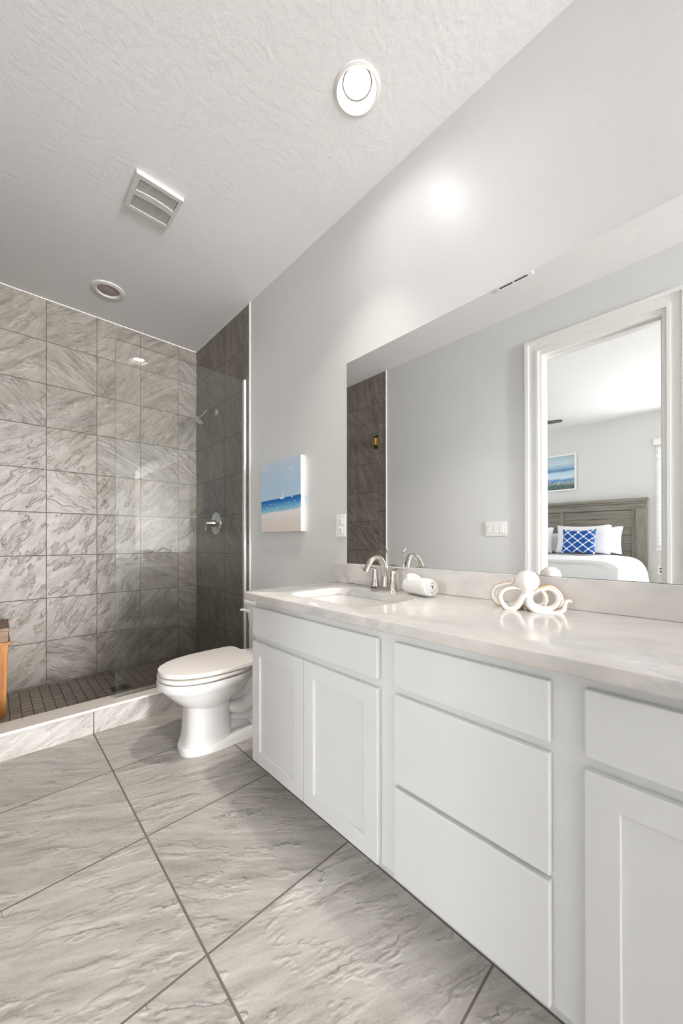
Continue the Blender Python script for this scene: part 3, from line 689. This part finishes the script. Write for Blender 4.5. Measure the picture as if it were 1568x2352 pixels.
for a in ARMS:
    P = [OP(*q) for q in a]; nn = len(P)
    rr = [0.0125 - 0.0085 * (i / (nn - 1)) ** 1.3 for i in range(nn)]
    bm = B(); tube(bm, P, rr, 14, 7, flat=(0.8, 1.25), up=TC); ar = obj('tentacle', bm, M['ceramic'], oc, True)
    # gold suckers along the outer underside of the arm
    S = smooth_path(P, 6); cen = sum(S, Vector()) / len(S); bm = B()
    for i in range(6, len(S) - 2):
        d = (S[i + 1] - S[i - 1]).normalized(); nrm = d.cross(TC).normalized()
        t = i / (len(S) - 1); r = 0.0125 - 0.0085 * t ** 1.3
        if nrm.dot(S[i] - cen) < 0: nrm = -nrm
        for side in (-0.45, 0.45):
            c = S[i] + nrm * r * 0.72 + TC * r * side * 1.1
            sphere(bm, c, max(0.0010, r * 0.22), 6, 4)
    obj('suckers', bm, M['gold'], ar, True)

# ------------------------------------------------------------------ mirror, outlet, canvas
bm = B(); box(bm, (-0.005, -0.48, 0.9385), (-0.0005, 1.375, 2.003)); tag(obj('wall_mirror', bm, M['mirror']), 'large frameless wall mirror above the marble backsplash', 'mirror')
ou = thing('power_outlet', 'white power outlet plate on the grey wall beside the mirror', 'outlet', (0, 1.424, 1.14))
bm = B(); box(bm, (-0.006, 1.388, 1.080), (0.0, 1.460, 1.200), 0.002); obj('cover_plate', bm, M['plastic'], ou)
for z in (1.165, 1.115):
    bm = B(); box(bm, (-0.0085, 1.408, z - 0.0165), (-0.004, 1.440, z + 0.0165), 0.003); rc = obj('receptacle', bm, M['plastic'], ou)
    bm = B()
    for dy in (-0.006, 0.006): box(bm, (-0.0088, 1.424 + dy - 0.0011, z - 0.003), (-0.0082, 1.424 + dy + 0.0011, z + 0.008))
    box(bm, (-0.0088, 1.4215, z - 0.0115), (-0.0082, 1.4265, z - 0.0075)); obj('slot', bm, M['outlet_slot'], rc)
bm = B(); box(bm, (-0.031, 1.742, 1.117), (-0.001, 2.188, 1.577), 0.0015); tag(obj('canvas_print', bm, M['beach']), 'unframed canvas print of a beach with blue sea and sailboat on grey wall', 'picture')

# ------------------------------------------------------------------ shower fittings
gp = thing('shower_glass_panel', 'clear frameless glass panel standing on the pale shower sill', 'glass panel', (-0.44, 2.449, 0.137))
bm = B(); box(bm, (-0.855, 2.445, 0.138), (-0.012, 2.454, 2.250))
bm.normal_update()
for f in bm.faces:
    nrm = f.normal
    if abs(nrm.y) < 0.5: f.material_index = 1
obj('pane', bm, [M['glass'], M['glass_edge']], gp)
bm = B()
box(bm, (-0.026, 2.436, 0.138), (-0.0025, 2.444, 2.256), 0.001); box(bm, (-0.026, 2.455, 0.138), (-0.0025, 2.463, 2.256), 0.001); box(bm, (-0.008, 2.436, 0.138), (-0.0025, 2.463, 2.256), 0.001)
obj('wall_channel', bm, M['channel'], gp)['label'] = 'pale metal wall channel'

sh = thing('shower_sprayer', 'chrome shower head on a curved arm high on the tiled side wall', 'shower', (0, 2.952, 2.146))
bm = B(); lathe(bm, (-0.002, 2.952, 2.146), (-1, 0, 0), [(0.030, 0), (0.029, 0.004), (0.018, 0.011), (0.010, 0.014)], 28); obj('flange', bm, M['chrome'], sh, True, 50)
bm = B(); tube(bm, [(-0.008, 2.952, 2.146), (-0.045, 2.952, 2.152), (-0.085, 2.952, 2.138), (-0.112, 2.952, 2.104), (-0.124, 2.952, 2.084)], 0.0085, 14, 6); obj('arm', bm, M['chrome'], sh, True)
bm = B(); lathe(bm, (-0.120, 2.952, 2.092), (-0.50, 0, -0.86), [(0.010, 0.0), (0.015, 0.008), (0.014, 0.018), (0.022, 0.030), (0.043, 0.046), (0.046, 0.056), (0.042, 0.060), (0.0, 0.061)], 32); obj('spray_head', bm, M['chrome'], sh, True, 45)
vl = thing('shower_valve', 'round chrome shower valve with lever on the tiled side wall', 'shower valve', (0, 2.952, 1.205))
bm = B(); lathe(bm, (-0.002, 2.952, 1.205), (-1, 0, 0), [(0.096, 0), (0.095, 0.004), (0.070, 0.011), (0.034, 0.015), (0.032, 0.016)], 44); obj('escutcheon', bm, M['chrome'], vl, True, 50)
bm = B(); lathe(bm, (-0.016, 2.952, 1.205), (-1, 0, 0), [(0.032, 0), (0.030, 0.02), (0.018, 0.044), (0.014, 0.070), (0.012, 0.074), (0.0, 0.075)], 28); hd = obj('handle', bm, M['chrome'], vl, True, 50)
bm = B(); tube(bm, [(-0.078, 2.952, 1.205), (-0.084, 2.965, 1.175), (-0.086, 2.972, 1.140)], [0.010, 0.008, 0.0095], 12, 5); obj('lever', bm, M['chrome'], hd, True)
dn = thing('shower_drain', 'dark square drain cover in the mosaic shower floor', 'drain', (-0.72, 2.945, 0.0124))
bm = B(); box(bm, (-0.775, 2.895, 0.0126), (-0.667, 2.993, 0.0150), 0.0008); obj('cover', bm, M['bronze'], dn)
bm = B()
for k in range(6): box(bm, (-0.764 + k * 0.0165, 2.905, 0.0149), (-0.757 + k * 0.0165, 2.983, 0.0153))
obj('slot', bm, M['slot'], dn)
hg = thing('glass_bracket', 'small dark bronze wall bracket on the shower tiles, seen in the mirror', 'bracket', (XL, 2.52, 2.10))
bm = B(); box(bm, (XL + 0.002, 2.490, 2.030), (XL + 0.014, 2.552, 2.172), 0.006); obj('back_plate', bm, M['bronze'], hg)
bm = B(); box(bm, (XL + 0.014, 2.496, 2.062), (XL + 0.050, 2.528, 2.140), 0.004); obj('clamp', bm, M['gold'], hg)

# teak stool in the shower
st = thing('teak_stool', 'teak shower stool cut off at the left edge of the photo', 'stool', (-1.44, 3.08, 0.0125))
bm = B()
for k in range(5): box(bm, (-1.575, 2.905 + 0.068 * k, 0.524), (-1.306, 2.905 + 0.068 * k + 0.058, 0.544), 0.003)
obj('seat', bm, M['teak_grey'], st)
bm = B(); box(bm, (-1.568, 2.908, 0.462), (-1.312, 2.930, 0.524), 0.002); box(bm, (-1.568, 3.208, 0.462), (-1.312, 3.230, 0.524), 0.002); box(bm, (-1.568, 2.91, 0.462), (-1.550, 3.22, 0.524), 0.002); box(bm, (-1.330, 2.91, 0.462), (-1.312, 3.22, 0.524), 0.002)
obj('apron', bm, M['teak_grey'], st)
bm = B(); box(bm, (-1.572, 2.903, 0.444), (-1.303, 3.235, 0.461), 0.003); obj('lower_rail', bm, M['teak'], st)
for x, y in ((-1.334, 2.932), (-1.334, 3.205), (-1.548, 2.932), (-1.548, 3.205)):
    bm = B(); loft(bm, [[(px, py, 0.0126) for px, py in rrect(x, y, 0.012, 0.012, 0.003, 3)], [(px, py, 0.445) for px, py in rrect(x, y, 0.022, 0.022, 0.004, 3)]]); obj('leg', bm, M['teak'], st)

# ------------------------------------------------------------------ toilet
TY = 1.852
tl = thing('toilet', 'white two piece toilet with closed lid between vanity and shower', 'toilet', (-0.42, TY, 0))
def egg(xf, xb, hw, z, e=2.0, n=44, back=2.0, wx=0.5):
    """outline with its front at xf (towards -x); exponent e in front, back behind; widest at wx of the length"""
    xm = xb + (xf - xb) * wx; out = []
    for k in range(n):
        a = 2 * PI * k / n; c, s = math.cos(a), math.sin(a)
        ex = e if c > 0 else back
        px = abs(c) ** (2.0 / ex) * (1 if c >= 0 else -1); py = abs(s) ** (2.0 / ex) * (1 if s >= 0 else -1)
        out.append((xm + (xf - xm) * px if c >= 0 else xm + (xm - xb) * px * 1.0, TY + hw * py, z))
    return out
bm = B()
# foot
loft(bm, [egg(-0.705, -0.20, 0.106, 0.0, 2.7, back=3.2), egg(-0.708, -0.20, 0.108, 0.030, 2.7, back=3.2), egg(-0.704, -0.20, 0.104, 0.042, 2.7, back=3.2), egg(-0.692, -0.20, 0.092, 0.050, 2.7, back=3.2)])
# front column
loft(bm, [egg(-0.699, -0.455, 0.100, 0.044, 2.8, back=4.5), egg(-0.692, -0.455, 0.095, 0.060, 2.9, back=4.5), egg(-0.685, -0.455, 0.091, 0.085, 3.0, back=4.5), egg(-0.680, -0.460, 0.089, 0.15, 3.0, back=4.5), egg(-0.680, -0.460, 0.090, 0.22, 2.9, back=4.0), egg(-0.70, -0.44, 0.102, 0.262, 2.6, back=3.5)])
# bowl
loft(bm, [egg(-0.660, -0.44, 0.080, 0.205, 2.3), egg(-0.690, -0.42, 0.104, 0.235, 2.3), egg(-0.728, -0.37, 0.134, 0.268, 2.3), egg(-0.764, -0.33, 0.158, 0.305, 2.25), egg(-0.789, -0.30, 0.173, 0.332, 2.2), egg(-0.802, -0.29, 0.182, 0.345, 2.2), egg(-0.804, -0.29, 0.184, 0.374, 2.2), egg(-0.800, -0.30, 0.180, 0.380, 2.2)])
# rear deck under the tank
loft(bm, [[(x, y, 0.20) for x, y in rrect(-0.25, TY, 0.14, 0.075, 0.05, 6)], [(x, y, 0.30) for x, y in rrect(-0.22, TY, 0.16, 0.120, 0.05, 6)], [(x, y, 0.36) for x, y in rrect(-0.20, TY, 0.165, 0.160, 0.04, 6)], [(x, y, 0.392) for x, y in rrect(-0.20, TY, 0.165, 0.165, 0.03, 6)]])
# web and sculpted trapway
loft(bm, [[(x, y, 0.05) for x, y in rrect(-0.34, TY, 0.135, 0.040, 0.03, 6)], [(x, y, 0.30) for x, y in rrect(-0.34, TY, 0.15, 0.050, 0.03, 6)]])
for s in (-1, 1):
    tube(bm, [(-0.490, TY + s * 0.045, 0.190), (-0.40, TY + s * 0.066, 0.170), (-0.34, TY + s * 0.072, 0.205), (-0.305, TY + s * 0.075, 0.260), (-0.29, TY + s * 0.075, 0.32)], [0.020, 0.040, 0.044, 0.044, 0.04], 16, 6)
    tube(bm, [(-0.480, TY + s * 0.040, 0.130), (-0.35, TY + s * 0.062, 0.118), (-0.285, TY + s * 0.068, 0.165), (-0.245, TY + s * 0.070, 0.235), (-0.23, TY + s * 0.070, 0.30)], [0.012, 0.034, 0.040, 0.042, 0.04], 16, 6)
    tube(bm, [(-0.335, TY + s * 0.055, 0.055), (-0.300, TY + s * 0.062, 0.090), (-0.24, TY + s * 0.064, 0.120), (-0.19, TY + s * 0.064, 0.20)], [0.030, 0.034, 0.040, 0.045], 16, 6)
obj('bowl', bm, M['porcelain'], tl, True, 42)
bm = B(); loft(bm, [egg(-0.799, -0.345, 0.179, 0.3870, 2.2, back=3.2), egg(-0.801, -0.345, 0.181, 0.389, 2.2, back=3.2), egg(-0.801, -0.345, 0.181, 0.402, 2.2, back=3.2), egg(-0.799, -0.35, 0.179, 0.4045, 2.2, back=3.2)]); obj('seat', bm, M['seatplastic'], tl, True, 45)
bm = B(); loft(bm, [egg(-0.797, -0.333, 0.177, 0.4110, 2.15, back=9.0, wx=.42), egg(-0.799, -0.330, 0.179, 0.4125, 2.15, back=9.0, wx=.42), egg(-0.799, -0.330, 0.179, 0.425, 2.15, back=9.0, wx=.42), egg(-0.797, -0.333, 0.176, 0.4305, 2.15, back=9.0, wx=.42), egg(-0.775, -0.345, 0.160, 0.4325, 2.15, back=8.0, wx=.42)]); obj('lid', bm, M['seatplastic'], tl, True, 45)
for s in (-1, 1):
    bm = B(); box(bm, (-0.333, TY + s * 0.075 - 0.022, 0.392), (-0.300, TY + s * 0.075 + 0.022, 0.421), 0.006); obj('hinge', bm, M['seatplastic'], tl)
    bm = B(); sphere(bm, (-0.325, TY + s * 0.083, 0.058), (0.013, 0.013, 0.020), 18, 10); obj('bolt_cap', bm, M['plastic'], tl, True)
bm = B(); loft(bm, [[(x, y, z) for x, y in rrect(cx, TY, hx, hy, 0.03, 6)] for cx, hx, hy, z in ((-0.122, 0.080, 0.155, 0.392), (-0.122, 0.088, 0.165, 0.405), (-0.128, 0.100, 0.178, 0.54), (-0.132, 0.110, 0.190, 0.662))]); obj('tank', bm, M['porcelain'], tl, True, 40)
bm = B(); loft(bm, [[(x, y, z) for x, y in rrect(-0.136, TY, hx, hy, 0.03, 6)] for hx, hy, z in ((0.114, 0.194, 0.663), (0.119, 0.199, 0.670), (0.119, 0.199, 0.688), (0.112, 0.192, 0.697))]); obj('tank_lid', bm, M['porcelain'], tl, True, 40)
bm = B(); lathe(bm, (-0.238, TY + 0.140, 0.632), (-1, 0, 0), [(0.014, 0), (0.014, 0.010), (0.010, 0.014)], 20); tube(bm, [(-0.250, TY + 0.140, 0.632), (-0.256, TY + 0.165, 0.634), (-0.258, TY + 0.200, 0.630)], [0.0075, 0.0085, 0.010], 12, 5, flat=(1, 0.8)); obj('flush_lever', bm, M['plastic'], tl, True, 45)

# ------------------------------------------------------------------ switch plate on the wall by the door (seen in the mirror)
sw = thing('light_switch', 'white three gang light switch plate beside the doorway, seen in the mirror', 'light switch', (XL, 1.262, 1.15))
bm = B(); box(bm, (XL, 1.178, 1.092), (XL + 0.007, 1.346, 1.210), 0.002); obj('cover_plate', bm, M['plastic'], sw)
for k in range(3):
    y = 1.262 + (k - 1) * 0.047
    bm = B(); loft(bm, [[(XL + 0.006, y - 0.0165, 1.117), (XL + 0.006, y + 0.0165, 1.117), (XL + 0.006, y + 0.0165, 1.185), (XL + 0.006, y - 0.0165, 1.185)], [(XL + 0.012, y - 0.0155, 1.118), (XL + 0.012, y + 0.0155, 1.118), (XL + 0.008, y + 0.0155, 1.184), (XL + 0.008, y - 0.0155, 1.184)]]); obj('rocker', bm, M['plastic'], sw)

# ------------------------------------------------------------------ bedroom furniture (seen in the mirror)
BX = XB + 0.02
bd = thing('bed', 'bed with a tall weathered grey wooden headboard, seen in the mirror', 'bed', (-4.1, 1.73, 0))
hb = B()
for k in range(9): box(hb, (BX + 0.012, 0.83, 0.42 + 0.118 * k), (BX + 0.032, 2.64, 0.42 + 0.118 * k + 0.115), 0.003)
hbo = obj('headboard', hb, M['greywood'], bd)
bm = B(); box(bm, (BX, 0.700, 1.598), (BX + 0.105, 2.765, 1.640), 0.006); box(bm, (BX, 0.712, 1.572), (BX + 0.085, 2.75, 1.598), 0.004); obj('top_cap', bm, M['greywood'], hbo)
bm = B(); box(bm, (BX, 0.72, 1.488), (BX + 0.060, 2.74, 1.572), 0.004); obj('top_rail', bm, M['greywood'], hbo)
for y0, y1, t in ((0.715, 0.835, 0.072), (2.63, 2.75, 0.072), (0.835, 0.885, 0.048), (1.715, 1.775, 0.048), (2.58, 2.63, 0.048)):
    bm = B(); box(bm, (BX, y0, 0.0), (BX + t, y1, 1.49), 0.004); obj('post' if t > 0.06 else 'stile', bm, M['greywood_v'], hbo)
bm = B(); box(bm, (BX + 0.075, 0.78, 0.22), (-3.05, 2.68, 0.42), 0.01); obj('box_base', bm, M['greywood'], bd)
bm = B(); box(bm, (BX + 0.078, 0.77, 0.42), (-3.05, 2.69, 0.72), 0.05, 4); obj('mattress', bm, M['linen'], bd)
# duvet: cross-section across the bed, rounded over its sides
def duvet():
    bm = B(); rings = []
    for i in range(25):
        x = -4.95 + 1.95 * i / 24
        pts = []
        prof = [(0.665, 0.33), (0.672, 0.48), (0.690, 0.62), (0.725, 0.725), (0.79, 0.795), (0.88, 0.832), (1.05, 0.846), (1.35, 0.852), (1.73, 0.855), (2.1, 0.852), (2.4, 0.846), (2.58, 0.832), (2.67, 0.795), (2.735, 0.725), (2.77, 0.62), (2.785, 0.48), (2.79, 0.33)]
        sm = smooth_path([(x, y, z) for y, z in prof], 4)
        for q in sm:
            w = noise.noise(Vector((q.x * 2.6, q.y * 2.6, q.z * 2))) * 0.016 + noise.noise(Vector((q.x * 7, q.y * 5, 3))) * 0.006
            pts.append((q.x, q.y - (w if q.z < 0.75 and q.y < 1.5 else 0), q.z + (w if q.z >= 0.7 else 0)))
        inner = [(q[0], q[1] + (0.02 if q[1] < 1.7 else -0.02) * (1 if q[2] < 0.8 else 0), q[2] - (0.02 if q[2] >= 0.7 else 0)) for q in reversed(pts)]
        rings.append(pts + inner)
    loft(bm, rings)
    fr = []
    for k in range(9):
        z = 0.852 - 0.56 * k / 8; x = -3.03 + (0.045 if k > 1 else (0.0, 0.03)[k])
        a = []
        for i in range(45):
            y = 0.70 + 2.06 * i / 44; edge = min(1.0, min(y - 0.66, 2.80 - y) / 0.20)
            zz = z - 0.10 * (1 - edge) ** 2 * (1 - k / 8)
            a.append((x + (noise.noise(Vector((y * 4, 0, k * 0.15))) * 0.03 + noise.noise(Vector((y * 11, 3, k * 0.2))) * 0.012) * min(1, k / 3), y, zz))
        fr.append(a + [(p[0] - 0.018, p[1], p[2] - (0.018 if k == 0 else 0)) for p in reversed(a)])
    loft(bm, fr)
    return bm
tag(obj('duvet', duvet(), M['linen'], None, True, 60), 'white duvet spread over the bed, seen in the mirror', 'duvet')
def pillow(name, label, yc, x, z0, wy, hz, thick, mat, lean=0.25, grp='pillows on the bed'):
    t = B(); n = 18; front = []; back = []
    for sgn in (1, -1):
        g = []
        for i in range(n + 1):
            row = []
            for j in range(n + 1):
                u = -1 + 2 * i / n; v = -1 + 2 * j / n
                f = (max(0, 1 - u ** 4) * max(0, 1 - v ** 4)) ** 0.55
                pin = 1 - 0.15 * (1 - u * u) * abs(v) ** 3; pin2 = 1 - 0.07 * (1 - v * v) * abs(u) ** 3
                yy = u * wy / 2 * pin2; zz = v * hz / 2 * pin
                zr = hz / 2 + zz
                row.append(t.verts.new((x + sgn * thick / 2 * f - lean * zr + noise.noise(Vector((u * 2, v * 2, yc + sgn))) * 0.008 * f, yc + yy, z0 + zr * math.sqrt(1 - lean * lean))))
            g.append(row)
        for i in range(n):
            for j in range(n): t.faces.new((g[i][j], g[i + 1][j], g[i + 1][j + 1], g[i][j + 1]))
    bmesh.ops.remove_doubles(t, verts=t.verts, dist=0.0005)
    o = obj(name, t, mat, None, True); return tag(o, label, 'pillow', grp)
pillow('pillow', 'white pillow at the back right against the grey headboard', 1.275, -4.86, 0.862, 0.66, 0.41, 0.15, M['linen'])
pillow('pillow', 'white pillow directly behind the blue patterned cushion', 1.375, -4.66, 0.864, 0.67, 0.43, 0.15, M['linen'])
pillow('pillow', 'white pillow left of the blue cushion at the back, partly hidden by the door frame', 1.99, -4.90, 0.862, 0.75, 0.33, 0.12, M['linen'])
pillow('pillow', 'front white pillow at the left edge beside the door frame', 2.07, -4.62, 0.864, 0.68, 0.41, 0.17, M['linen'])
pillow('throw_pillow', 'blue cushion with white lattice pattern in front of the white pillows', 1.375, -4.46, 0.864, 0.40, 0.36, 0.13, M['lattice'], grp=None)
pt = thing('framed_painting', 'white framed painting of sea and dunes above the headboard, seen in the mirror', 'picture', (XB, 1.93, 2.13))
bm = B()
for y0, y1, z0, z1 in ((1.555, 2.33, 2.385, 2.41), (1.555, 2.33, 1.835, 1.86), (1.555, 1.58, 1.86, 2.385), (2.305, 2.33, 1.86, 2.385)): box(bm, (XB + 0.001, y0, z0), (XB + 0.035, y1, z1))
obj('picture_frame', bm, M['trim'], pt)
bm = B(); box(bm, (XB + 0.002, 1.581, 1.861), (XB + 0.018, 2.304, 2.384)); obj('painted_canvas', bm, M['dunes'], pt)
bl = thing('window_blind', 'white slatted window blind right of the headboard, seen in the mirror', 'blind', (XB + 0.03, 0.08, 0.93))
bm = B(); box(bm, (XB + 0.001, WY0 - 0.05, 2.345), (XB + 0.075, 0.650, 2.425), 0.006); obj('valance', bm, M['trim'], bl)
bm = B()
for k in range(42):
    z = 0.945 + k * 0.0335
    loft(bm, [[(XB + 0.004, y, z + 0.030), (XB + 0.030, y, z), (XB + 0.031, y, z + 0.002), (XB + 0.005, y, z + 0.032)] for y in (WY0 - 0.02, 0.632)])
obj('slats', bm, M['slat'], bl)
bm = B(); box(bm, (XB + 0.004, WY0 - 0.02, 0.915), (XB + 0.034, 0.632, 0.94), 0.003); obj('bottom_rail', bm, M['trim'], bl)
bm = B(); box(bm, (XB, 0.548, 0.59), (XB + 0.006, 0.622, 0.708), 0.002); tg = thing('bedroom_outlet', 'small wall outlet low beside the bed, seen in the mirror', 'outlet', (XB, 0.585, 0.65)); obj('cover_plate', bm, M['plastic'], tg)
bm = B()
for z in (0.63, 0.67): box(bm, (XB + 0.0055, 0.577, z - 0.012), (XB + 0.008, 0.593, z + 0.012), 0.002)
obj('receptacle', bm, M['slot'], tg)
# ceiling fan: only a blade tip shows past the door frame
FXc, FYc, FZ = -3.40, 2.00, 2.50
cf = thing('ceiling_fan', 'dark ceiling fan blade tip under the bedroom ceiling, seen in the mirror', 'ceiling fan', (FXc, FYc, H))
bm = B(); lathe(bm, (FXc, FYc, H), (0, 0, -1), [(0.07, 0), (0.065, 0.03), (0.014, 0.05), (0.014, 0.20)], 24); obj('downrod', bm, M['blackish'], cf, True, 40)
bm = B(); lathe(bm, (FXc, FYc, FZ + 0.12), (0, 0, -1), [(0.05, 0), (0.11, 0.03), (0.12, 0.09), (0.09, 0.15), (0.03, 0.17)], 28); obj('motor', bm, M['blackish'], cf, True, 40)
for k in range(5):
    a = math.atan2(1.40 - FYc, -3.60 - FXc) + k * 2 * PI / 5
    bm = B(); dx, dy = math.cos(a), math.sin(a)
    P = [(0.10, 0.035), (0.25, 0.05), (0.66, 0.052), (0.70, 0.035), (0.71, 0.0)]
    out = [(r, w) for r, w in P] + [(r, -w) for r, w in reversed(P[:-1])]
    loft(bm, [[(FXc + dx * r - dy * w, FYc + dy * r + dx * w, FZ + z + w * 0.04) for r, w in out] for z in (-0.004, 0.004)]); obj('blade', bm, M['blackish'], cf)
